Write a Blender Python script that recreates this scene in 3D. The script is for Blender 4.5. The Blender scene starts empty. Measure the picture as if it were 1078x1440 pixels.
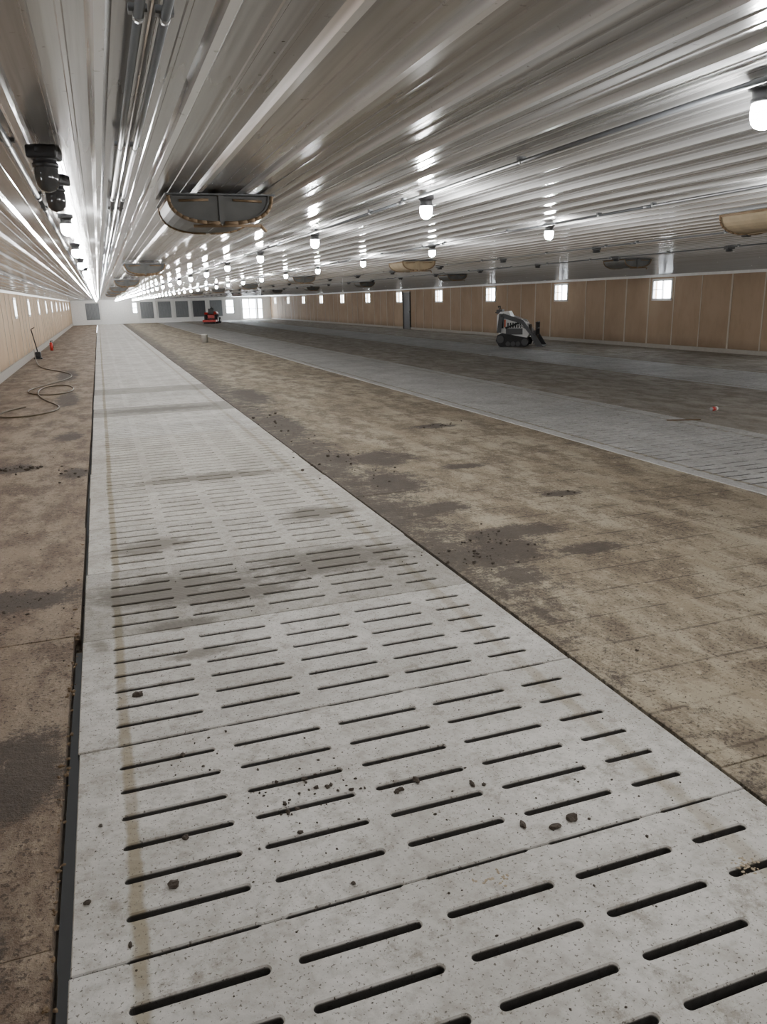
import bpy, bmesh, math, random
from mathutils import Vector, Matrix, noise
random.seed(7)
COL=bpy.context.scene.collection
CEIL=2.33
XL,XR,YB,YF=-2.55,17.2,-5.0,84.0

# ------------------------------------------------------------ helpers
def link(o,parent=None):
    COL.objects.link(o)
    if parent: o.parent=parent
    return o
def empty(name,loc=(0,0,0),rotz=0):
    e=bpy.data.objects.new(name,None); e.location=loc; e.rotation_euler=(0,0,rotz); e.empty_display_size=.1
    return link(e)
def mesh_obj(name,verts,faces,mats,fm=None,parent=None,smooth=False,loc=(0,0,0)):
    me=bpy.data.meshes.new(name); me.from_pydata(verts,[],faces)
    for m in mats: me.materials.append(m)
    if fm: me.polygons.foreach_set('material_index',fm)
    if smooth: me.polygons.foreach_set('use_smooth',[True]*len(me.polygons))
    me.update()
    o=bpy.data.objects.new(name,me); o.location=loc
    return link(o,parent)
class MB:
    """accumulates geometry in one mesh"""
    def __init__(s): s.bm=bmesh.new(); s.mats=[]
    def mi(s,m):
        if m not in s.mats: s.mats.append(m)
        return s.mats.index(m)
    def _fin(s,geom,m,smooth=False):
        k=s.mi(m)
        fs=set()
        for v in geom:
            for f in v.link_faces: fs.add(f)
        for f in fs: f.material_index=k; f.smooth=smooth
    def box(s,x0,x1,y0,y1,z0,z1,m,bev=0,rot=None,piv=None):
        r=bmesh.ops.create_cube(s.bm,size=1)
        vs=r['verts']
        bmesh.ops.scale(s.bm,vec=(x1-x0,y1-y0,z1-z0),verts=vs)
        if bev:
            es=list({e for v in vs for e in v.link_edges})
            rr=bmesh.ops.bevel(s.bm,geom=es,offset=bev,segments=2,affect='EDGES',profile=.5)
            vs=list({v for f in rr['faces'] for v in f.verts}|{v for v in vs if v.is_valid})
        if rot is not None: bmesh.ops.rotate(s.bm,cent=(0,0,0),matrix=rot,verts=vs)
        bmesh.ops.translate(s.bm,vec=((x0+x1)/2,(y0+y1)/2,(z0+z1)/2),verts=vs)
        s._fin(vs,m); return vs
    def cyl(s,p0,p1,r0,m,r1=None,seg=16,smooth=True,caps=True):
        p0=Vector(p0);p1=Vector(p1); d=p1-p0
        r=bmesh.ops.create_cone(s.bm,cap_ends=caps,segments=seg,radius1=r0,radius2=r0 if r1 is None else r1,depth=d.length)
        vs=r['verts']
        q=d.to_track_quat('Z','Y').to_matrix()
        bmesh.ops.rotate(s.bm,cent=(0,0,0),matrix=q,verts=vs)
        bmesh.ops.translate(s.bm,vec=(p0+p1)/2,verts=vs)
        s._fin(vs,m,False)
        if smooth:
            for v in vs:
                for f in v.link_faces:
                    if len(f.verts)==4: f.smooth=True
        return vs
    def lathe(s,prof,m,seg=20,loc=(0,0,0),smooth=True):
        rings=[]
        for (r,z) in prof:
            if r<1e-5: rings.append([s.bm.verts.new((loc[0],loc[1],loc[2]+z))])
            else: rings.append([s.bm.verts.new((loc[0]+r*math.cos(2*math.pi*i/seg),loc[1]+r*math.sin(2*math.pi*i/seg),loc[2]+z)) for i in range(seg)])
        k=s.mi(m)
        for a,b in zip(rings,rings[1:]):
            for i in range(seg):
                j=(i+1)%seg
                if len(a)==1 and len(b)==1: continue
                if len(a)==1: f=s.bm.faces.new((a[0],b[j],b[i]))
                elif len(b)==1: f=s.bm.faces.new((a[i],a[j],b[0]))
                else: f=s.bm.faces.new((a[i],a[j],b[j],b[i]))
                f.material_index=k; f.smooth=smooth
    def prism(s,poly,axis,a0,a1,m,smooth=False):
        """poly: list of 2D; axis 0: (y,z) extruded on x ; 1: (x,z) on y ; 2: (x,y) on z"""
        def P(q,a):
            return (a,q[0],q[1]) if axis==0 else ((q[0],a,q[1]) if axis==1 else (q[0],q[1],a))
        A=[s.bm.verts.new(P(q,a0)) for q in poly]; B=[s.bm.verts.new(P(q,a1)) for q in poly]
        k=s.mi(m); n=len(poly)
        fs=[s.bm.faces.new(A),s.bm.faces.new(B[::-1])]
        for i in range(n):
            j=(i+1)%n; f=s.bm.faces.new((A[j],A[i],B[i],B[j])); f.smooth=smooth; fs.append(f)
        for f in fs: f.material_index=k
        bmesh.ops.recalc_face_normals(s.bm,faces=fs)
        return A+B
    def clump(s,loc,r,m,flat=.6):
        rr=bmesh.ops.create_icosphere(s.bm,subdivisions=2 if r>.008 else 1,radius=1)
        o=Vector((random.random()*50,random.random()*50,0)); ax=random.uniform(.7,1.3)
        for v in rr['verts']:
            n=1+.6*noise.noise(v.co*1.7+o)+.35*noise.noise(v.co*4+o)
            v.co=Vector((v.co.x*n*r*ax,v.co.y*n*r/ax,v.co.z*n*r*flat))+Vector((loc[0],loc[1],loc[2]+r*flat*.6))
        s._fin(rr['verts'],m)
    def obj(s,name,parent=None,loc=(0,0,0),rotz=0):
        me=bpy.data.meshes.new(name); s.bm.to_mesh(me); s.bm.free()
        for m in s.mats: me.materials.append(m)
        o=bpy.data.objects.new(name,me); o.location=loc; o.rotation_euler=(0,0,rotz)
        return link(o,parent)

# ------------------------------------------------------------ materials
def newmat(name):
    m=bpy.data.materials.new(name); m.use_nodes=True
    nt=m.node_tree; b=nt.nodes['Principled BSDF']; return m,nt,b
def N(nt,t,**k):
    n=nt.nodes.new(t)
    for a,v in k.items(): setattr(n,a,v)
    return n
def simple(name,col,rough=.6,metal=0,nscale=0,namt=.15,bump=0):
    m,nt,b=newmat(name)
    b.inputs['Roughness'].default_value=rough; b.inputs['Metallic'].default_value=metal
    nz=N(nt,'ShaderNodeTexNoise'); nz.inputs['Scale'].default_value=nscale or 8; nz.inputs['Detail'].default_value=4
    tc=N(nt,'ShaderNodeTexCoord'); nt.links.new(tc.outputs['Object'],nz.inputs['Vector'])
    mx=N(nt,'ShaderNodeMix',data_type='RGBA')
    mx.inputs[6].default_value=(*[c*(1-namt) for c in col],1); mx.inputs[7].default_value=(*[min(1,c*(1+namt)) for c in col],1)
    nt.links.new(nz.outputs['Fac'],mx.inputs[0]); nt.links.new(mx.outputs[2],b.inputs['Base Color'])
    if bump:
        bp=N(nt,'ShaderNodeBump'); bp.inputs['Strength'].default_value=bump; bp.inputs['Distance'].default_value=.01
        nt.links.new(nz.outputs['Fac'],bp.inputs['Height']); nt.links.new(bp.outputs[0],b.inputs['Normal'])
    return m
def math_(nt,op,a,b=None,clamp=False):
    n=N(nt,'ShaderNodeMath',operation=op,use_clamp=clamp)
    for i,v in enumerate((a,b)):
        if v is None: continue
        if isinstance(v,(int,float)): n.inputs[i].default_value=v
        else: nt.links.new(v,n.inputs[i])
    return n.outputs[0]
def mapr(nt,v,a,b,c=0,d=1):
    n=N(nt,'ShaderNodeMapRange'); n.interpolation_type='SMOOTHSTEP'
    nt.links.new(v,n.inputs[0])
    for i,q in zip((1,2,3,4),(a,b,c,d)): n.inputs[i].default_value=q
    return n.outputs[0]
def mixc(nt,f,a,b):
    n=N(nt,'ShaderNodeMix',data_type='RGBA')
    for i,v in ((0,f),(6,a),(7,b)):
        if isinstance(v,tuple): n.inputs[i].default_value=(*v,1)
        elif isinstance(v,(int,float)): n.inputs[i].default_value=v
        else: nt.links.new(v,n.inputs[i])
    return n.outputs[2]
def noise_(nt,vec,scale,detail=5,rough=.6,sc=None):
    if sc:
        mp=N(nt,'ShaderNodeMapping'); mp.inputs['Scale'].default_value=sc; nt.links.new(vec,mp.inputs[0]); vec=mp.outputs[0]
    n=N(nt,'ShaderNodeTexNoise'); n.inputs['Scale'].default_value=scale; n.inputs['Detail'].default_value=detail; n.inputs['Roughness'].default_value=rough
    nt.links.new(vec,n.inputs['Vector']); return n.outputs['Fac']
def ellipses(nt,P,lst):
    tot=None
    for (cx,cy,rx,ry) in lst:
        su=N(nt,'ShaderNodeVectorMath',operation='SUBTRACT'); nt.links.new(P,su.inputs[0]); su.inputs[1].default_value=(cx,cy,0)
        mu=N(nt,'ShaderNodeVectorMath',operation='MULTIPLY'); nt.links.new(su.outputs[0],mu.inputs[0]); mu.inputs[1].default_value=(1/rx,1/ry,0)
        ln=N(nt,'ShaderNodeVectorMath',operation='LENGTH'); nt.links.new(mu.outputs[0],ln.inputs[0])
        v=mapr(nt,ln.outputs['Value'],.1,1.3,1,0)
        tot=v if tot is None else math_(nt,'MAXIMUM',tot,v)
    return tot

def mat_slab(name,light,dark,dirt,wet=.75,smears=()):
    m,nt,b=newmat(name)
    tc=N(nt,'ShaderNodeTexCoord'); oi=N(nt,'ShaderNodeObjectInfo'); gp=N(nt,'ShaderNodeNewGeometry')
    P=gp.outputs['Position']
    sx=N(nt,'ShaderNodeSeparateXYZ'); nt.links.new(tc.outputs['Object'],sx.inputs[0])
    n1=noise_(nt,P,1.6,5,.65); n2=noise_(nt,P,14,5,.7); n3=noise_(nt,P,90,2,.6); n4=noise_(nt,P,4.3,7,.85)
    c=mixc(nt,mapr(nt,n1,.35,.65),light,dark)
    c=mixc(nt,mapr(nt,n2,.42,.70,0,.7),c,dirt)
    for x0,w,a in ((.185,.022,.8),(2.10,.03,.45)):
        d=math_(nt,'ABSOLUTE',math_(nt,'SUBTRACT',math_(nt,'ADD',sx.outputs[0],math_(nt,'MULTIPLY',math_(nt,'SUBTRACT',n4,.5),.05)),x0))
        k=math_(nt,'MULTIPLY',mapr(nt,d,w*.6,w*1.5,a,0),mapr(nt,n1,.3,.5,.5,1))
        c=mixc(nt,k,c,(.20,.165,.10))
    c=mixc(nt,mapr(nt,n3,.60,.68,0,.85),c,(.075,.062,.048))
    c=mixc(nt,mapr(nt,n4,.53,.66,0,.65),c,(.165,.145,.112))
    if smears:
        tot=ellipses(nt,P,smears)
        nn=noise_(nt,P,3.5,7,.8,(.8,1.2,1))
        c=mixc(nt,mapr(nt,math_(nt,'ADD',math_(nt,'MULTIPLY',tot,.42),nn),.62,.90,0,.85),c,(.12,.104,.082))
    mu=N(nt,'ShaderNodeMix',data_type='RGBA',blend_type='MULTIPLY'); mu.inputs[0].default_value=1
    nt.links.new(c,mu.inputs[6]); nt.links.new(oi.outputs['Color'],mu.inputs[7])
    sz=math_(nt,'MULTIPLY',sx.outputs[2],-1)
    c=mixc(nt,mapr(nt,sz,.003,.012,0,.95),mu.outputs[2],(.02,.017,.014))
    nt.links.new(c,b.inputs['Base Color']); b.inputs['Roughness'].default_value=wet
    bp=N(nt,'ShaderNodeBump'); bp.inputs['Strength'].default_value=.5; bp.inputs['Distance'].default_value=.006
    wv=N(nt,'ShaderNodeTexWave',wave_type='RINGS'); wv.rings_direction='Z'; wv.inputs['Scale'].default_value=9; wv.inputs['Distortion'].default_value=3; wv.inputs['Detail'].default_value=1
    nt.links.new(tc.outputs['Object'],wv.inputs['Vector'])
    h=math_(nt,'ADD',n2,math_(nt,'MULTIPLY',wv.outputs['Fac'],.18))
    nt.links.new(h,bp.inputs['Height']); nt.links.new(bp.outputs[0],b.inputs['Normal'])
    return m

def mat_dirt(name,a,bb,dk,stains,lines=True,rough=.9,edge=None):
    m,nt,b=newmat(name)
    gp=N(nt,'ShaderNodeNewGeometry'); P=gp.outputs['Position']
    sx=N(nt,'ShaderNodeSeparateXYZ'); nt.links.new(P,sx.inputs[0])
    n0=noise_(nt,P,.8,6,.7,(1.8,.35,1)); n1=noise_(nt,P,2.2,7,.75,(1.3,.6,1)); n2=noise_(nt,P,11,6,.78); n3=noise_(nt,P,55,3,.7)
    c=mixc(nt,mapr(nt,n0,.40,.60),a,bb)
    c=mixc(nt,mapr(nt,n1,.42,.60,0,.85),c,dk)
    c=mixc(nt,mapr(nt,n2,.53,.68,0,.55),c,tuple(min(1,q*1.4) for q in bb))
    c=mixc(nt,mapr(nt,math_(nt,'ADD',n3,math_(nt,'MULTIPLY',n1,.3)),.70,.78,0,.8),c,tuple(q*.35 for q in dk))
    if lines:
        fr=math_(nt,'FRACT',math_(nt,'DIVIDE',math_(nt,'ADD',sx.outputs[1],math_(nt,'MULTIPLY',n1,.03)),.1686*2))
        d=math_(nt,'ABSOLUTE',math_(nt,'SUBTRACT',fr,.5))
        c=mixc(nt,math_(nt,'MULTIPLY',mapr(nt,d,.012,.04,.75,0),mapr(nt,n1,.36,.56)),c,tuple(q*.4 for q in dk))
    tot=ellipses(nt,P,stains) if stains else None
    if edge is not None:
        e=mapr(nt,sx.outputs[0],edge,edge+1.4,.8,0)
        e=math_(nt,'MULTIPLY',e,mapr(nt,sx.outputs[1],2.5,5,.5,1))
        tot=math_(nt,'MAXIMUM',tot,e)
    if tot is not None:
        nn=noise_(nt,P,3.4,9,.95)
        wet=mapr(nt,math_(nt,'ADD',math_(nt,'MULTIPLY',tot,.30),nn),.62,.73,0,.9)
        c=mixc(nt,wet,c,(.045,.034,.025))
    b.inputs['Roughness'].default_value=rough
    nt.links.new(c,b.inputs['Base Color'])
    bp=N(nt,'ShaderNodeBump'); bp.inputs['Strength'].default_value=.8; bp.inputs['Distance'].default_value=.02
    nt.links.new(math_(nt,'ADD',n2,math_(nt,'MULTIPLY',n3,.4)),bp.inputs['Height']); nt.links.new(bp.outputs[0],b.inputs['Normal'])
    return m

def mat_ceiling():
    m,nt,b=newmat('dusty_white_steel')
    gp=N(nt,'ShaderNodeNewGeometry'); P=gp.outputs['Position']
    n1=noise_(nt,P,1.1,4,.6,(4,.12,1)); n2=noise_(nt,P,9,4,.6,(3,.06,1)); n3=noise_(nt,P,34,3,.6)
    sx=N(nt,'ShaderNodeSeparateXYZ'); nt.links.new(P,sx.inputs[0])
    c=mixc(nt,mapr(nt,n1,.35,.65),(.62,.625,.63),(.37,.37,.365))
    c=mixc(nt,mapr(nt,n2,.45,.7,0,.4),c,(.26,.258,.25))
    rib_hilite=mapr(nt,math_(nt,'MULTIPLY',sx.outputs[2],-1),-CEIL+.006,-CEIL+.016,0,.75)
    c=mixc(nt,rib_hilite,c,(.88,.885,.89))  # highlight along the rib crests painted into the base colour
    c=mixc(nt,mapr(nt,n3,.67,.74,0,.4),c,(.14,.13,.12))
    nt.links.new(c,b.inputs['Base Color'])
    b.inputs['Roughness'].default_value=.17; b.inputs['Metallic'].default_value=.5
    bp=N(nt,'ShaderNodeBump'); bp.inputs['Strength'].default_value=.4; bp.inputs['Distance'].default_value=.008
    nt.links.new(noise_(nt,P,5,2,.5,(4,.06,1)),bp.inputs['Height']); nt.links.new(bp.outputs[0],b.inputs['Normal'])
    return m
def mat_ply(name,a,bb):
    m,nt,b=newmat(name)
    gp=N(nt,'ShaderNodeNewGeometry'); P=gp.outputs['Position']
    n1=noise_(nt,P,.9,4,.6,(1,1,.6)); n2=noise_(nt,P,6,5,.7,(1,1,.3)); 
    c=mixc(nt,mapr(nt,n1,.35,.65),a,bb)
    c=mixc(nt,mapr(nt,n2,.45,.7,0,.2),c,tuple(q*.6 for q in a))
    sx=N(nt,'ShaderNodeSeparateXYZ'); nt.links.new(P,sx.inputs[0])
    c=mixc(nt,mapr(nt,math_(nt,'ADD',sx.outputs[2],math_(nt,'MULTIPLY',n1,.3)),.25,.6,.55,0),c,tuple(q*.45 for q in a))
    nt.links.new(c,b.inputs['Base Color']); b.inputs['Roughness'].default_value=.75
    return m
def mat_emit(name,col,s):
    m,nt,b=newmat(name)
    b.inputs['Base Color'].default_value=(*col,1); b.inputs['Emission Color'].default_value=(*col,1); b.inputs['Emission Strength'].default_value=s
    return m

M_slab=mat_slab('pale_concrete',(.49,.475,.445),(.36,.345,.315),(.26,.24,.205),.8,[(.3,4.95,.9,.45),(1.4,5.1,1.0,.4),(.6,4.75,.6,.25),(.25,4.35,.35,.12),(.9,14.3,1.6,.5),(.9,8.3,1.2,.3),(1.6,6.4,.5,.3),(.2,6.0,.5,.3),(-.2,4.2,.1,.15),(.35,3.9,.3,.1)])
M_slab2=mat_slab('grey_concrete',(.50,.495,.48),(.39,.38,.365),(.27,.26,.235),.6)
stR=[(2.5,4.8,.7,.5),(2.85,5.2,.7,.3),(2.45,4.3,.3,.3),(2.6,7.2,.5,.8),(2.9,8.4,.6,.7),(2.4,8.6,.5,.9),(2.4,11.5,.5,2.0),(4.4,10.3,.5,.3),(3.9,6.1,.35,.15),(2.6,6.1,.5,.3),(3.2,4.6,.4,.2),(3.6,7.6,.4,.2),(2.6,15.5,.6,2.5)]
M_dirtR=mat_dirt('caked_floor_tan',(.235,.19,.128),(.33,.283,.205),(.125,.093,.06),stR,edge=2.05)
stL=[(-1.1,9.8,.45,.35),(-.45,9.2,.25,.45),(-.9,5.15,1.1,.33),(-.6,12,.3,.6),(-.65,2.1,.3,.25),(-.5,3.1,.25,.5),(-1.0,3.9,.4,.3),(-.8,17,.35,2.0),(-1.0,23,.4,3),(-.6,1.6,.2,.2)]
M_dirtL=mat_dirt('caked_floor_brown',(.195,.145,.10),(.25,.20,.145),(.105,.070,.045),stL,lines=False)
M_dirtF=mat_dirt('caked_floor_grey',(.30,.27,.225),(.38,.345,.295),(.20,.172,.135),[],lines=False,rough=.75)
M_ceil=mat_ceiling()
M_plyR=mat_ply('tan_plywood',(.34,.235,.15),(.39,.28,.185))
M_plyLit=mat_ply('tan_plywood_lit',(.43,.295,.175),(.49,.345,.215))  # same plywood, brighter: glow of the near lamps put into the colour
M_batten=simple('pale_batten',(.50,.44,.35),.7)
M_white=simple('white_trim',(.78,.78,.76),.45)
M_curb=simple('concrete_curb',(.38,.35,.31),.85,bump=.3)
M_pit=simple('pit_sludge',(.02,.017,.014),.6)
M_clod=simple('dried_manure',(.05,.038,.028),.95,nscale=60,bump=.5)
M_black=simple('black_plastic',(.015,.015,.016),.45)
M_rubber=simple('black_rubber',(.022,.022,.022),.8,nscale=30,bump=.3)
M_grey=simple('grey_pvc',(.16,.17,.18),.35)
M_dgrey=simple('dark_grey_pvc',(.07,.075,.08),.45)
M_galv=simple('galvanised_steel',(.33,.34,.34),.38,.6,nscale=20)
M_rust=simple('rusty_rim',(.13,.085,.045),.85,nscale=25,namt=.4,bump=.4)
M_flap=simple('grey_flap',(.07,.07,.066),.55,.1,nscale=12,namt=.4)
M_foam=simple('tan_foam_board',(.20,.155,.095),.85,nscale=12,namt=.35)
M_dark=simple('dark_void',(.02,.02,.02),.9)
M_red=simple('red_paint',(.45,.03,.02),.4)
M_orange=simple('orange_decal',(.75,.12,.03),.45)
M_mwhite=simple('machine_white',(.70,.70,.68),.4)
M_mgrey=simple('machine_grey',(.05,.05,.052),.45)
M_glass_on=mat_emit('lit_jar_glass',(1.0,.995,.985),880)
M_glass_off=simple('unlit_jar_glass',(.05,.05,.05),.1)
M_curtain=simple('grey_curtain',(.20,.21,.22),.6)
M_curtain2=simple('dark_curtain',(.09,.095,.10),.6)
M_bucket=simple('white_bucket_plastic',(.75,.75,.72),.4)
M_crust=simple('tan_crust',(.27,.22,.15),.95,nscale=40,namt=.4,bump=.5)

# ------------------------------------------------------------ slatted slabs
SW,SL,ROW=2.35,1.18,1.18/7
SLOTS=[(.15,.53),(.61,.985),(1.07,1.435),(1.52,1.885),(1.98,2.2)]
CB=[0,.57,1.0275,1.4775,1.9325,SW]
def slab_mesh(name,mat,seg=6,slots=True,r=.015):
    V=[];Fc=[]
    g=.003
    def add(p): V.append(p); return len(V)-1
    def quad(a,b,c,d): Fc.append((a,b,c,d))
    ch=.004
    if slots:
        for row in range(1,7):
            cy=row*ROW; hy=ROW/2
            for (x0,x1),cx0,cx1 in zip(SLOTS,CB,CB[1:]):
                rings=[[],[],[],[]]
                for side in (0,1):
                    cc=(x1-r) if side==0 else (x0+r)
                    ex=(cx1-cc) if side==0 else (cc-cx0)
                    ca=math.atan2(hy,ex)
                    angs=sorted(set([-math.pi/2+math.pi*i/seg for i in range(seg+1)]+[ca,-ca]))
                    for a in angs:
                        dx,dy=math.cos(a),math.sin(a)
                        t=min(ex/dx if dx>1e-6 else 1e9, hy/abs(dy) if abs(dy)>1e-6 else 1e9)
                        sg=1 if side==0 else -1
                        def pt(q,z): return (cc+sg*dx*q,cy+sg*dy*q,z)
                        rings[0].append(add(pt(t,0))); rings[1].append(add(pt(r+ch,0))); rings[2].append(add(pt(r,-ch*1.2))); rings[3].append(add(pt(r,-.12)))
                n=len(rings[0])
                for i in range(n):
                    j=(i+1)%n
                    for k in range(3): quad(rings[k][i],rings[k][j],rings[k+1][j],rings[k+1][i])
    else:
        a=[add(p) for p in ((0,ROW/2,0),(SW,ROW/2,0),(SW,SL-ROW/2,0),(0,SL-ROW/2,0))]; Fc.append(tuple(a))
    xs=[0.]
    for (x0,x1) in SLOTS: xs+= [x0-.006,x0+.006,x1-.006,x1+.006]
    xs.append(SW)
    yy=[]
    for i,x in enumerate(xs):
        k=(i-1)%4 if 0<i<len(xs)-1 else 0
        yy.append(.0085 if (0<i<len(xs)-1 and k in (1,2)) else g)
    for sgn in (0,1):
        for i in range(len(xs)-1):
            A=(xs[i],yy[i]);B=(xs[i+1],yy[i+1])
            y=lambda v:(SL-v) if sgn else v
            p=[add((A[0],y(A[1]+.003),0)),add((B[0],y(B[1]+.003),0)),add((B[0],y(ROW/2),0)),add((A[0],y(ROW/2),0))]
            q=[add((A[0],y(A[1]),-.005)),add((B[0],y(B[1]),-.005)),add((A[0],y(A[1]),-.12)),add((B[0],y(B[1]),-.12))]
            fs=[(p[0],p[1],p[2],p[3]),(q[0],q[1],p[1],p[0]),(q[2],q[3],q[1],q[0])]
            for f in fs: Fc.append(f[::-1] if sgn else f)
    for x,s in ((0,1),(SW,-1)):
        p=[add((x,g,0)),add((x,SL-g,0)),add((x-s*.004,SL-g,-.006)),add((x-s*.004,g,-.006)),add((x-s*.004,SL-g,-.12)),add((x-s*.004,g,-.12))]
        for f in ((p[0],p[1],p[2],p[3]),(p[3],p[2],p[4],p[5])): Fc.append(f[::-1] if s<0 else f)
    me=bpy.data.meshes.new(name); me.from_pydata(V,[],Fc); me.materials.append(mat); me.update()
    return me
def strip(name,x0,mat,detail,y0=1.94-SL*6,n=76,dirty={},solid=(),tint=(1,1,1),var=.06,jit=.003,r=.015):
    root=empty(name,(0,0,0))
    meA=slab_mesh(name+'_slab',mat,8,True,r); meB=slab_mesh(name+'_slab_far',mat,4,True,r); meC=slab_mesh(name+'_slab_plain',mat,4,False)
    for i in range(n):
        y=y0+i*SL
        if y+SL>YF: break
        me=meC if (i-6) in solid else (meA if (detail and y<9) else meB)
        o=bpy.data.objects.new('slab',me)
        o.location=(x0+random.uniform(-jit,jit)*2,y,random.uniform(-jit,jit)*.6)
        k=1+random.uniform(-var,var)
        d=dirty.get(i-6,(1,1,1))
        o.color=(tint[0]*k*d[0],tint[1]*k*d[1],tint[2]*k*d[2],1)
        link(o,root)
    return root
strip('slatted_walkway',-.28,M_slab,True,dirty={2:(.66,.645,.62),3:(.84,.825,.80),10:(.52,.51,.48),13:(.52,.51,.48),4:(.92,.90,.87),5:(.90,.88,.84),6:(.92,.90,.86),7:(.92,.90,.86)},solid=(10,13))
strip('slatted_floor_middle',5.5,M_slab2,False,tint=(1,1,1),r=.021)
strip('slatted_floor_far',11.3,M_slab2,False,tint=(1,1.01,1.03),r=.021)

# ------------------------------------------------------------ solid floors
def plates(name,x0,x1,mat,z=0,gap=.004,rag=.006,edges=None):
    mb=MB(); y=YB
    while y<YF:
        a=x0+random.uniform(-rag,rag); b=x1+random.uniform(-rag,rag)
        if edges: a,b=edges(y,a,b)
        zz=z+random.uniform(-.002,.002)
        y1=min(y+SL*2,YF)
        mb.box(a,b,y+gap/2,y1-gap/2,-.12,zz,mat,bev=.003)
        y=y1
    return mb.obj(name)
def eL(y,a,b):
    return a,(b-.025 if y<4 else b)
plates('floor_left',XL,-.315,M_dirtL,z=-.012,edges=eL)
plates('floor_centre',2.095,5.485,M_dirtR,z=-.004,rag=.004)
plates('floor_right',7.865,11.285,M_dirtF)
plates('floor_far',13.665,XR,M_dirtF)
mb=MB(); mb.box(XL-.2,XR+.2,YB-.2,YF+.2,-.95,-.75,M_pit); mb.obj('floor_pit')

# ------------------------------------------------------------ ceiling (ribbed steel)
P=.2286; prof=[]
x=XL-.1
while x<XR+.1:
    prof+=[(x,0),(x+.060,0),(x+.063,-.003),(x+.072,-.003),(x+.075,0),(x+.120,0),(x+.123,-.003),(x+.132,-.003),(x+.135,0),(x+.172,0),(x+.186,-.019),(x+.206,-.019),(x+.220,0)]
    x+=P
V=[];Fc=[]
ys=[YB-.1]
while ys[-1]<YF: ys.append(min(ys[-1]+ (2.5 if ys[-1]<20 else 8.0),YF+.1))
for y in ys:
    for i,(a,b) in enumerate(prof):
        w=.0015*noise.noise(Vector((a*1.3,y*.4,0)))
        V.append((a,y,CEIL+b+w))
n=len(prof)
for j in range(len(ys)-1):
    for i in range(n-1): Fc.append((j*n+i,(j+1)*n+i,(j+1)*n+i+1,j*n+i+1))
mesh_obj('ceiling',V,Fc,[M_ceil])
mb=MB(); mb.box(XL-.2,XR+.2,YB-.2,YF+.2,CEIL+.05,CEIL+.15,M_dark); mb.obj('ceiling_deck')

# ------------------------------------------------------------ side walls with real window openings
def side_wall(name,xin,sgn,wins,zw0,zw1,ww,mat,door=None,batten_step=1.22,curb=.12,topband=.1):
    mb=MB(); t=.18
    xa,xb=(xin,xin+sgn*t) if sgn>0 else (xin+sgn*t,xin)
    cuts=sorted([(c-ww/2,c+ww/2,zw0,zw1) for c in wins])
    y=YB
    for (a,b,z0,z1) in cuts:
        mb.box(xa,xb,y,a,0,CEIL+.05,mat)
        if z0>0: mb.box(xa,xb,a,b,0,z0,mat)
        mb.box(xa,xb,a,b,z1,CEIL+.05,mat)
        y=b
    mb.box(xa,xb,y,YF,0,CEIL+.05,mat)
    yb=YB+.3
    def bx(d0,d1):
        return (xin-d1,xin-d0) if sgn>0 else (xin+d0,xin+d1)
    while yb<YF:
        inside=any(a-.06<yb<b+.06 for a,b,_,_ in cuts+([door] if door else []))
        if not inside:
            x0,x1=bx(-.002,.012); w=random.choice((.014,.02,.03))
            mb.box(x0,x1,yb-w,yb+w,curb,CEIL-topband,M_batten)
        yb+=batten_step
    wall=mb.obj(name)
    side=name.split('_')[1]
    mb=MB(); x0,x1=bx(-.002,.05); 
    segs=[(YB,YF)] if not door else [(YB,door[0]),(door[1],YF)]
    for a,b in segs: mb.box(x0,x1,a,b,-.01,curb,M_curb,bev=.005)
    mb.obj('baseboard_'+side)
    mb=MB(); x0,x1=bx(-.002,.03); mb.box(x0,x1,YB,YF,CEIL-topband,CEIL-.02,M_white); mb.obj('trim_top_'+side)
    for i,c in enumerate(wins):
        mb=MB(); x0,x1=bx(-.06,.02)
        a,b=c-ww/2,c+ww/2; f=.05
        mb.box(x0,x1,a-.02,b+.02,zw0-.02,zw0+f,M_white); mb.box(x0,x1,a-.02,b+.02,zw1-f,zw1+.02,M_white)
        mb.box(x0,x1,a-.02,a+f,zw0,zw1,M_white); mb.box(x0,x1,b-f,b+.02,zw0,zw1,M_white)
        x2,x3=bx(-.05,0.0)
        mb.box(x2,x3,c-.02,c+.02,zw0,zw1,M_white)
        if side=='right': mb.box(x2,x3,c,b,(zw0+zw1)/2-.01,(zw0+zw1)/2+.01,M_white)
        mb.obj('window_%s_%d'%(side,i+1))
    return wall
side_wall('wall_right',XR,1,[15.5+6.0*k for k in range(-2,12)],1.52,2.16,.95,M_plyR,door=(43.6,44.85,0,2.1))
side_wall('wall_left',XL,-1,[1.2+5.45*k for k in range(0,15)],1.48,2.1,.8,M_plyLit,curb=.22,batten_step=1.22)
mb=MB()
mb.box(XR-.03,XR-.004,43.72,44.74,0,2.1,M_black)
for a,b in ((43.64,43.72),(44.74,44.82)): mb.box(XR-.05,XR-.002,a,b,0,2.16,M_dark)
mb.box(XR-.05,XR-.002,43.64,44.82,2.1,2.16,M_batten)
mb.box(XR-.08,XR-.03,43.8,43.86,.95,1.05,M_galv)
mb.obj('door_1')
mb=MB(); mb.box(XL-.2,XR+.2,YB-.2,YB,-.1,CEIL+.1,M_plyR); mb.obj('wall_near')
mb=MB()
z1=CEIL+.05
op=[(12.5,13.3,.7,2.05),(14.2,16.3,.1,2.1),(3.2,3.75,1.0,2.0)]
x=XL-.2
for a,b,c0,c1 in sorted(op):
    mb.box(x,a,YF,YF+.2,-.1,z1,M_white); mb.box(a,b,YF,YF+.2,-.1,c0,M_white); mb.box(a,b,YF,YF+.2,c1,z1,M_white); x=b
mb.box(x,XR+.2,YF,YF+.2,-.1,z1,M_white)
mb.obj('wall_far')
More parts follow.
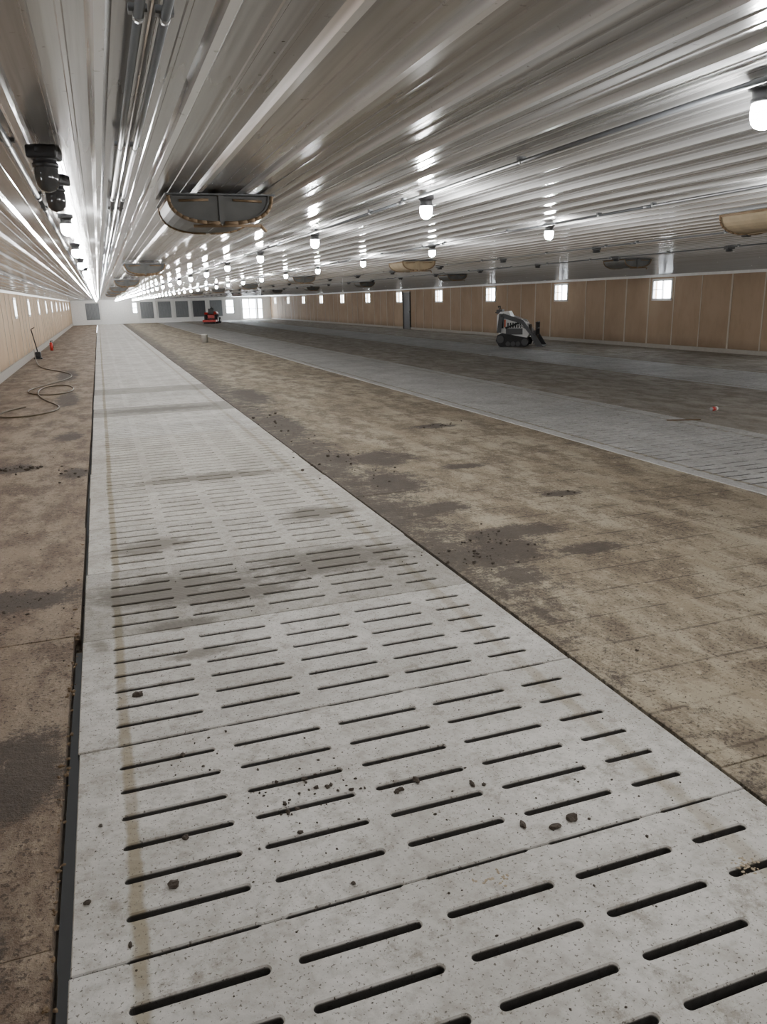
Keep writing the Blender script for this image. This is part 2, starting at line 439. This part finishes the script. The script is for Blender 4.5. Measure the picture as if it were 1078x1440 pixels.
mb=MB()
random.seed(3)
x=-1.2
while x<16.6:
    w=1.25
    if not any(a-.1<x+w and x<b+.1 for a,b,_,_ in op) :
        if not(.3<x<1.2):
            m=random.choice([M_curtain,M_curtain2,M_curtain])
            x2=x
            while x2<x+w-.01:
                mb.box(x2,x2+.12,YF-.05,YF-.01,.45,2.05,m,bev=.01); x2+=.125
    mb.box(x+w+.12,x+w+.3,YF-.12,YF-.01,0,2.2,M_white)
    x+=1.72
mb.obj('tunnel_curtain_panels')
mb=MB()
for a,b,c0,c1 in op:
    k=3 if b-a>1 else 1
    for i in range(k+1):
        xx=a+(b-a)*i/k; mb.box(xx-.04,xx+.04,YF+.01,YF+.08,c0,c1,M_white)
    for zz in (c0,(c0+c1)/2,c1): mb.box(a-.03,b+.03,YF+.01,YF+.08,zz-.035,zz+.035,M_white)
mb.obj('window_far_1')

# ------------------------------------------------------------ jar lights
def jar_mesh(kind):
    mb=MB()
    mb.lathe([(0,0),(.062,0),(.064,-.008),(.064,-.03),(.05,-.036),(.046,-.062),(.052,-.066),(.052,-.08),(.044,-.083)],M_black,20)
    if kind!='socket':
        g=M_glass_on if kind=='lit' else M_glass_off
        mb.lathe([(.044,-.078),(.049,-.09),(.049,-.125),(.044,-.15),(.030,-.167),(.012,-.175),(0,-.176)],g,12)
    if kind!='lit':
        mb.box(-.06,.06,-.06,.06,-.05,0,M_black,bev=.008)
    me=bpy.data.meshes.new('jar_light'); mb.bm.to_mesh(me); mb.bm.free()
    for m in mb.mats: me.materials.append(m)
    return me
JM={k:jar_mesh(k) for k in ('lit','off','socket')}
def lrow(x,ys,kind,sc=.66):
    root=empty('jar_light_row',(x,0,CEIL-.022))
    for i,y in enumerate(ys):
        o=bpy.data.objects.new('jar_light',JM[kind]); o.location=(random.uniform(-.008,.008),y,0); o.scale=(sc,)*3; o.rotation_euler=(random.uniform(-.03,.03),0,random.random()*6)
        link(o,root)
fr=lambda a,b,s:[a+s*i for i in range(int((b-a)/s)+1)]
SP=2.25
lrow(1.66,fr(1.725-2*SP,83,SP),'lit')
lrow(3.25,fr(5.39-3*SP,83,SP),'lit')
lrow(-.12,fr(5.05,83,SP),'lit')
lrow(-.12,[2.98,3.58],'off',.8)
lrow(5.45,fr(3.5,60,SP),'socket',.8)
lrow(7.3,fr(5.7,60,SP),'socket',.8)
lrow(7.5,[-2.9,-.5,1.9],'lit')  # these last four rows: unseen lamps added to brighten the right side
lrow(10,[-2.9,.5,3.9,6],'lit')
lrow(13,[-1,3,7],'lit')
lrow(15.6,[1,6,10.5],'lit')

# conduits along the rows
def conduit(x,z,r,y0,y1,mat,name='conduit',step=3.05,wob=.004):
    mb=MB(); y=y0; px=x
    while y<y1:
        ye=min(y+step,y1); nx=x+random.uniform(-wob,wob)
        mb.cyl((px,y,z),(nx,ye,z),r,mat,seg=10)
        mb.cyl((nx,ye-.035,z),(nx,ye+.035,z),r*1.35,mat,seg=10)
        yy=y+.5
        while yy<ye and yy<40:
            t=(yy-y)/(ye-y); cx=px+(nx-px)*t
            mb.box(cx-r*1.9,cx+r*1.9,yy-.010,yy+.010,z+r*.5,CEIL-.022,mat)
            mb.cyl((cx,yy-.010,z),(cx,yy+.010,z),r*1.15,M_galv,seg=10)
            yy+=1.25
        px=nx; y=ye
    return mb.obj(name)
zc=CEIL-.040
conduit(.122,zc,.0085,YB,83.5,M_grey,wob=.002)
conduit(.170,zc,.0085,YB,83.5,M_grey,wob=.002)
conduit(-.205,zc,.010,YB,83.5,M_dgrey)
conduit(1.585,zc,.008,YB,83.5,M_dgrey)
conduit(3.175,zc,.008,YB,83.5,M_dgrey)
conduit(5.36,zc,.008,YB,83.5,M_dgrey)
conduit(7.21,zc,.008,YB,83.5,M_dgrey)
conduit(-1.3,zc,.010,YB,83.5,M_grey)

# ------------------------------------------------------------ ceiling air inlets
def inlet(x,y,mf,rot=0):
    mb=MB(); w,l=.25,.28; 
    mb.box(-w-.015,w+.015,-l-.02,l+.02,-.010,-.004,M_dgrey)
    for s in (-1,1):
        pts=[]
        for i in range(9):
            t=i/8; a=t*math.pi/2
            pts.append((s*(.012+(w-.012)*math.sin(a)**.8),-.125*math.cos(a)**.8-.012))
        inner=[(px*.93,pz+.010) for px,pz in pts][::-1]
        mb.prism(pts+inner,1,-l+.0,l-.0,mf)
        for yy in (-l+.012,l-.02):
            mb.prism(pts+[(s*.012,-.012)],1,yy,yy+.008,mf)
        for yy in (-l,l):
            for p,q in zip(pts,pts[1:]): mb.cyl((p[0],yy,p[1]),(q[0],yy,q[1]),.009,M_rust,seg=6)
        mb.cyl((s*w*.98,-l,-.02),(s*w*.98,l,-.02),.009,M_rust,seg=8)
        mb.cyl((s*.06,-l+.005,-.03),(s*.2,-l+.005,-.035),.006,M_rust,seg=6)
    mb.box(-.012,.012,-l,l,-.14,.0,mf)
    mb.cyl((-.14,-l*.98,-.150),(.19,-l*.94,-.146),.007,M_rust,seg=8)
    mb.cyl((.0,-l*.97,-.15),(.0,-l*.97,0),.005,M_galv,seg=8)
    mb.cyl((.19,-l*.94,-.146),(.23,-l*.7,-.165),.008,M_rust,seg=8)
    mb.obj('ceiling_air_inlet',loc=(x,y,CEIL-.018),rotz=rot)
for y in (4.35,11.1,17.9,24.7,31.5,38.3):
    inlet(.62,y,M_flap); inlet(4.4,y,M_flap if y>15 else M_foam); inlet(8.15,y,M_flap)

# ------------------------------------------------------------ manure crumbs
random.seed(11)
mb=MB()
def scat(cx,cy,sx,sy,n,r0,r1,m=M_clod,z=0):
    for _ in range(n):
        px,py=random.gauss(cx,sx),random.gauss(cy,sy)
        mb.clump((px,py,z),random.uniform(r0,r1)*random.choice((.5,.7,1)),m)
for (px,py,r) in ((-.03,3.55,.022),(0.02,2.2,.017),(-.24,2.22,.010),(.08,2.42,.012),(.46,2.30,.010),(.87,2.40,.013),(.95,2.43,.016),(1.14,2.33,.013),(1.20,2.05,.014),(1.30,2.0,.016),(1.38,2.02,.020),(.12,2.95,.011),(.55,2.6,.011),(.62,2.52,.010),(.7,2.47,.009),(-.2,2.6,.008),(-.12,2.0,.008),(.56,2.0,.008)):
    mb.clump((px,py,0),r,M_clod)
scat(.55,2.55,.14,.09,34,.004,.012)
scat(.8,2.45,.2,.1,16,.003,.009)
scat(.15,2.95,.1,.12,20,.003,.008)
scat(0,2.3,.18,.3,16,.002,.005)
scat(1.3,1.95,.3,.2,22,.002,.007)
for _ in range(300):
    mb.clump((random.uniform(-.26,2.05),random.uniform(1.3,7.5),0),random.uniform(.0018,.005),M_clod)
mb.obj('manure_crumbs')
mb=MB()
scat(2.4,4.85,.22,.16,70,.004,.015); scat(2.7,5.2,.2,.10,30,.004,.014)
scat(2.4,8.2,.2,.6,40,.006,.02); scat(2.4,11.5,.15,1.0,24,.008,.024); scat(4.4,10.3,.2,.12,16,.008,.02)
scat(3.8,6.1,.2,.06,8,.006,.014); scat(2.35,3.2,.12,.25,12,.004,.009)
for _ in range(160): mb.clump((random.uniform(2.12,5.4),random.uniform(2,12),0),random.uniform(.003,.007),M_clod)
mb.obj('manure_clods')
mb=MB()
scat(-1.1,9.8,.2,.12,36,.008,.026,z=-.012); scat(-.5,9.2,.1,.3,18,.006,.018,z=-.012); scat(-.75,5.15,.3,.16,90,.003,.010,z=-.012)
for _ in range(160): mb.clump((random.uniform(-2.4,-.36),random.uniform(1.5,12),-.012),random.uniform(.002,.007),M_clod)
scat(-.335,3,.010,1.2,90,.005,.012,m=M_rust,z=-.014)
mb.obj('manure_scraps')
mb=MB()
for (cx,cy) in ((.99,1.86),(1.78,1.62)):
    for _ in range(40): mb.clump((random.gauss(cx,.028),random.gauss(cy,.02),-.001),random.uniform(.003,.007),M_crust,flat=.25)
mb.obj('dried_crust_patches')

# ------------------------------------------------------------ compact track loader
def loader():
    root=empty('compact_track_loader',(14.15,25.6,0),math.radians(-38))
    mb=MB()
    for s in (-1,1):
        y0,y1=(s*.28,s*.50) if s>0 else (s*.50,s*.28)
        mb.prism([(-.62,.22),(-.50,.02),(-.45,0),(.38,0),(.50,.04),(.58,.18),(.52,.30),(.2,.36),(-.42,.48),(-.56,.42)],1,y0,y1,M_rubber)
        for i in range(16):
            xx=-.42+i*.055; mb.box(xx-.012,xx+.012,y0-.004,y1+.004,-.0,.02,M_rubber)
        yo=y1+.004 if s>0 else y0-.004
        for (wx,wz,wr) in ((-.45,.27,.13),(.42,.17,.12),(-.18,.11,.08),(.0,.11,.08),(.18,.11,.08)):
            mb.cyl((wx,yo-.03,wz),(wx,yo+.03,wz),wr,M_mgrey); mb.cyl((wx,yo-.04,wz),(wx,yo+.04,wz),wr*.45,M_mgrey)
    mb.obj('tracks',root)
    mb=MB()
    mb.prism([(-.55,.35),(.45,.30),(.55,.45),(.50,.78),(.15,.98),(-.35,1.05),(-.60,.92)],1,-.27,.27,M_mwhite)
    mb.prism([(-.62,.55),(-.62,1.1),(-.5,1.22),(-.2,1.25),(-.1,1.05),(-.35,.95)],1,-.33,.33,M_mwhite)
    mb.box(-.30,.3,-.275,.275,.42,.64,M_mgrey)
    for s in (-1,1):
        for i in range(6): mb.box(-.25+i*.09,-.2+i*.09,s*.276-.004,s*.276+.004,.66,.84,M_black)
        mb.box(-.5,-.38,s*.335-.003,s*.335+.003,.65,1.05,M_black)
        mb.box(-.36,-.31,s*.28-.003,s*.28+.003,.68,.95,M_orange)
        mb.box(-.45,-.05,s*.28-.004,s*.28+.004,.37,.41,M_orange)
    mb.box(.50,.56,-.2,.2,.42,.76,M_black)
    mb.obj('body',root)
    mb=MB()
    mb.box(-.66,-.45,-.26,.26,1.16,1.30,M_mgrey,bev=.02)
    for s in (-1,1):
        mb.cyl((-.55,s*.15,1.28),(-.6,s*.15,1.40),.014,M_black); mb.cyl((-.6,s*.15,1.38),(-.6,s*.15,1.43),.024,M_black)
    mb.cyl((-.68,-.24,1.2),(-.68,.24,1.2),.018,M_black)
    mb.obj('control_console',root)
    mb=MB()
    for s in (-1,1):
        yy=s*.40
        mb.prism([(-.5,1.08),(-.38,1.17),(.35,.92),(.72,.42),(.80,.22),(.70,.20),(.60,.40),(.28,.80),(-.42,1.02)],1,yy-.035,yy+.035,M_mwhite if s>0 else M_mgrey)
        mb.prism([(-.60,.50),(-.45,.50),(-.36,1.16),(-.52,1.16)],1,yy-.05,yy-.03,M_mgrey)
        mb.cyl((-.3,yy,.66),(.25,yy,.86),.032,M_black); mb.cyl((.1,yy,.8),(.5,yy,.6),.018,M_galv)
        mb.cyl((-.43,yy-.06,1.08),(-.43,yy+.06,1.08),.04,M_black)
    mb.cyl((.62,-.4,.42),(.62,.4,.42),.035,M_mgrey)
    mb.box(.70,.76,-.38,.38,.10,.55,M_mgrey)
    mb.obj('loader_arms',root)
    mb=MB()
    W=.52
    out=[(.76,.42),(.78,.08),(.86,.0),(1.08,.0),(1.08,.02),(.88,.03),(.81,.10),(.79,.42)]
    mb.prism(out,1,-W,W,M_mgrey)
    for s in (-1,1): mb.prism([(.77,.42),(.79,.06),(.86,.0),(1.08,.0),(1.02,.08),(.82,.40)],1,s*W-.012,s*W+.012,M_mgrey)
    for i in range(7): mb.cyl((.80,-.48+i*.16,.4),(.80,-.48+i*.16,.84),.012,M_mgrey,seg=8)
    for zz in (.62,.84): mb.cyl((.80,-.50,zz),(.80,.50,zz),.018,M_mgrey,seg=8)
    mb.obj('bucket',root)
loader()

# ------------------------------------------------------------ red utility tractor far down the barn
def red_machine():
    root=empty('red_tractor',(9.6,73,0),math.radians(70))
    mb=MB()
    mb.prism([(-.7,.45),(.9,.45),(1.0,.6),(.95,.95),(.1,1.05),(-.1,.75),(-.7,.75)],1,-.3,.3,M_red)
    mb.box(.97,1.03,-.22,.22,.55,.9,M_black); mb.box(-.55,-.1,-.25,.25,.8,.92,M_black,bev=.03); mb.box(-.62,-.52,-.25,.25,.9,1.3,M_black,bev=.03)
    mb.cyl((.1,0,1.0),(-.1,0,1.25),.02,M_black); mb.cyl((-.12,0,1.24),(-.1,0,1.27),.18,M_black)
    mb.cyl((.6,.15,.95),(.6,.15,1.45),.03,M_black)
    for s in (-1,1):
        mb.prism([(-.85,.8),(-.7,.98),(-.2,.98),(-.08,.75),(-.2,.85),(-.7,.85)],1,s*.42-.14,s*.42+.14,M_red)
    mb.obj('hood_and_seat',root)
    mb=MB()
    for s in (-1,1):
        mb.cyl((-.45,s*.33,.4),(-.45,s*.58,.4),.4,M_rubber,seg=24); mb.cyl((-.45,s*.32,.4),(-.45,s*.6,.4),.2,M_mwhite)
        mb.cyl((.7,s*.36,.26),(.7,s*.54,.26),.26,M_rubber,seg=24); mb.cyl((.7,s*.35,.26),(.7,s*.55,.26),.12,M_mwhite)
    mb.cyl((.7,-.4,.3),(.7,.4,.3),.04,M_black); mb.cyl((-.45,-.4,.4),(-.45,.4,.4),.06,M_black)
    mb.obj('wheels',root)
    mb=MB(); mb.box(-1.5,-.8,-.6,.6,.15,.35,M_red,bev=.03); mb.cyl((-1.4,-.5,.08),(-1.4,.5,.08),.08,M_black); mb.box(-.85,-.6,-.05,.05,.3,.5,M_black); mb.obj('mower_deck',root)
red_machine()

# white bucket
mb=MB()
mb.lathe([(0,.004),(.13,.004),(.135,.0),(.15,.36),(.158,.36),(.158,.385),(.148,.385),(.13,.02),(0,.02)],M_bucket,24)
for i in range(12):
    a=math.pi*i/12; b=math.pi*(i+1)/12
    mb.cyl((.16*math.cos(a),-.02-.09*math.sin(a),.35-.10*math.sin(a)),(.16*math.cos(b),-.02-.09*math.sin(b),.35-.10*math.sin(b)),.004,M_galv,seg=6)
mb.obj('bucket_white',loc=(4.55,38.0,0))

# drink can on its side, broken stick
mb=MB()
mb.cyl((-.06,0,.033),(.02,0,.033),.033,M_red,seg=20); mb.cyl((.02,0,.033),(.058,0,.033),.033,M_bucket,seg=20)
mb.cyl((.058,0,.033),(.066,0,.033),.033,M_galv,r1=.026,seg=20); mb.cyl((-.068,0,.033),(-.06,0,.033),.026,M_galv,r1=.033,seg=20)
mb.obj('drink_can',loc=(8.75,9.55,0),rotz=.2)
mb=MB(); mb.box(-.18,.22,-.012,.012,0,.018,M_rust,bev=.004); mb.box(-.26,-.16,.0,.026,0,.016,M_rust,bev=.004); mb.obj('broken_lath',loc=(7.75,9.0,0),rotz=-.35)

# hose on the left floor + wash stand
cu=bpy.data.curves.new('wash_hose','CURVE'); cu.dimensions='3D'; cu.bevel_depth=.013; cu.bevel_resolution=3
sp=cu.splines.new('NURBS')
pts=[(-2.35,31,.35),(-2.2,29,.012),(-1.9,26,.012),(-1.2,24.5,.012),(-.7,22.5,.012),(-1.3,20.5,.012),(-1.9,19,.012),(-1.2,17.6,.012),(-.6,18.5,.012),(-.9,20.5,.012),(-1.6,19.5,.03),(-1.3,17,.012),(-.75,15.6,.012),(-1.1,14.6,.012),(-1.8,14.4,.012),(-2.0,15.2,.012),(-1.5,16,.012)]
sp.points.add(len(pts)-1)
for q,pt in zip(sp.points,pts): q.co=(pt[0],pt[1],pt[2]-.010,1)
sp.use_endpoint_u=True; sp.order_u=4
cu.materials.append(simple('hose_rubber',(.07,.05,.022),.5)); link(bpy.data.objects.new('wash_hose',cu))
mb=MB()
mb.box(-.14,.14,-.18,.18,0,.05,M_black,bev=.01); mb.box(-.10,.10,-.13,.13,.05,.26,M_black,bev=.04)
mb.cyl((0,0,.24),(-.12,.0,1.05),.02,M_black); mb.cyl((0,.1,.24),(-.1,.3,.7),.014,M_galv); mb.cyl((-.12,0,1.05),(.0,-.12,1.12),.015,M_black)
mb.obj('wash_pump_stand',loc=(-2.25,31.2,-.012))
mb=MB(); mb.cyl((0,0,0),(0,0,.30),.065,M_red,seg=20); mb.cyl((0,0,.30),(0,0,.35),.065,M_red,r1=.022,seg=20); mb.cyl((0,0,.35),(0,0,.40),.022,M_black); mb.box(-.02,.09,-.012,.012,.38,.41,M_black)
mb.cyl((.05,.0,.36),(.085,0,.1),.01,M_black,seg=8); mb.obj('fire_extinguisher',loc=(-2.1,37,-.012))

# ------------------------------------------------------------ world, camera
w=bpy.data.worlds.new('overcast'); bpy.context.scene.world=w; w.use_nodes=True
bg=w.node_tree.nodes['Background']; bg.inputs[0].default_value=(.86,.93,1,1); bg.inputs[1].default_value=26

f=1090.0; th=math.radians(1.5); pch=math.radians(15.41); yaw=math.radians(19.18)
F=Vector((math.sin(yaw)*math.cos(pch),math.cos(yaw)*math.cos(pch),-math.sin(pch)))
R0=Vector((math.cos(yaw),-math.sin(yaw),0)); U0=R0.cross(F)
R=math.cos(th)*R0-math.sin(th)*U0; U=math.sin(th)*R0+math.cos(th)*U0
cam=bpy.data.cameras.new('camera'); co=bpy.data.objects.new('camera',cam); COL.objects.link(co)
cam.sensor_fit='VERTICAL'; cam.sensor_height=36; cam.lens=f/1440*36; cam.clip_end=300; cam.clip_start=.05
Mx=Matrix((R,U,-F)).transposed().to_4x4(); Mx.translation=(0,0,1.8); co.matrix_world=Mx
bpy.context.scene.camera=co
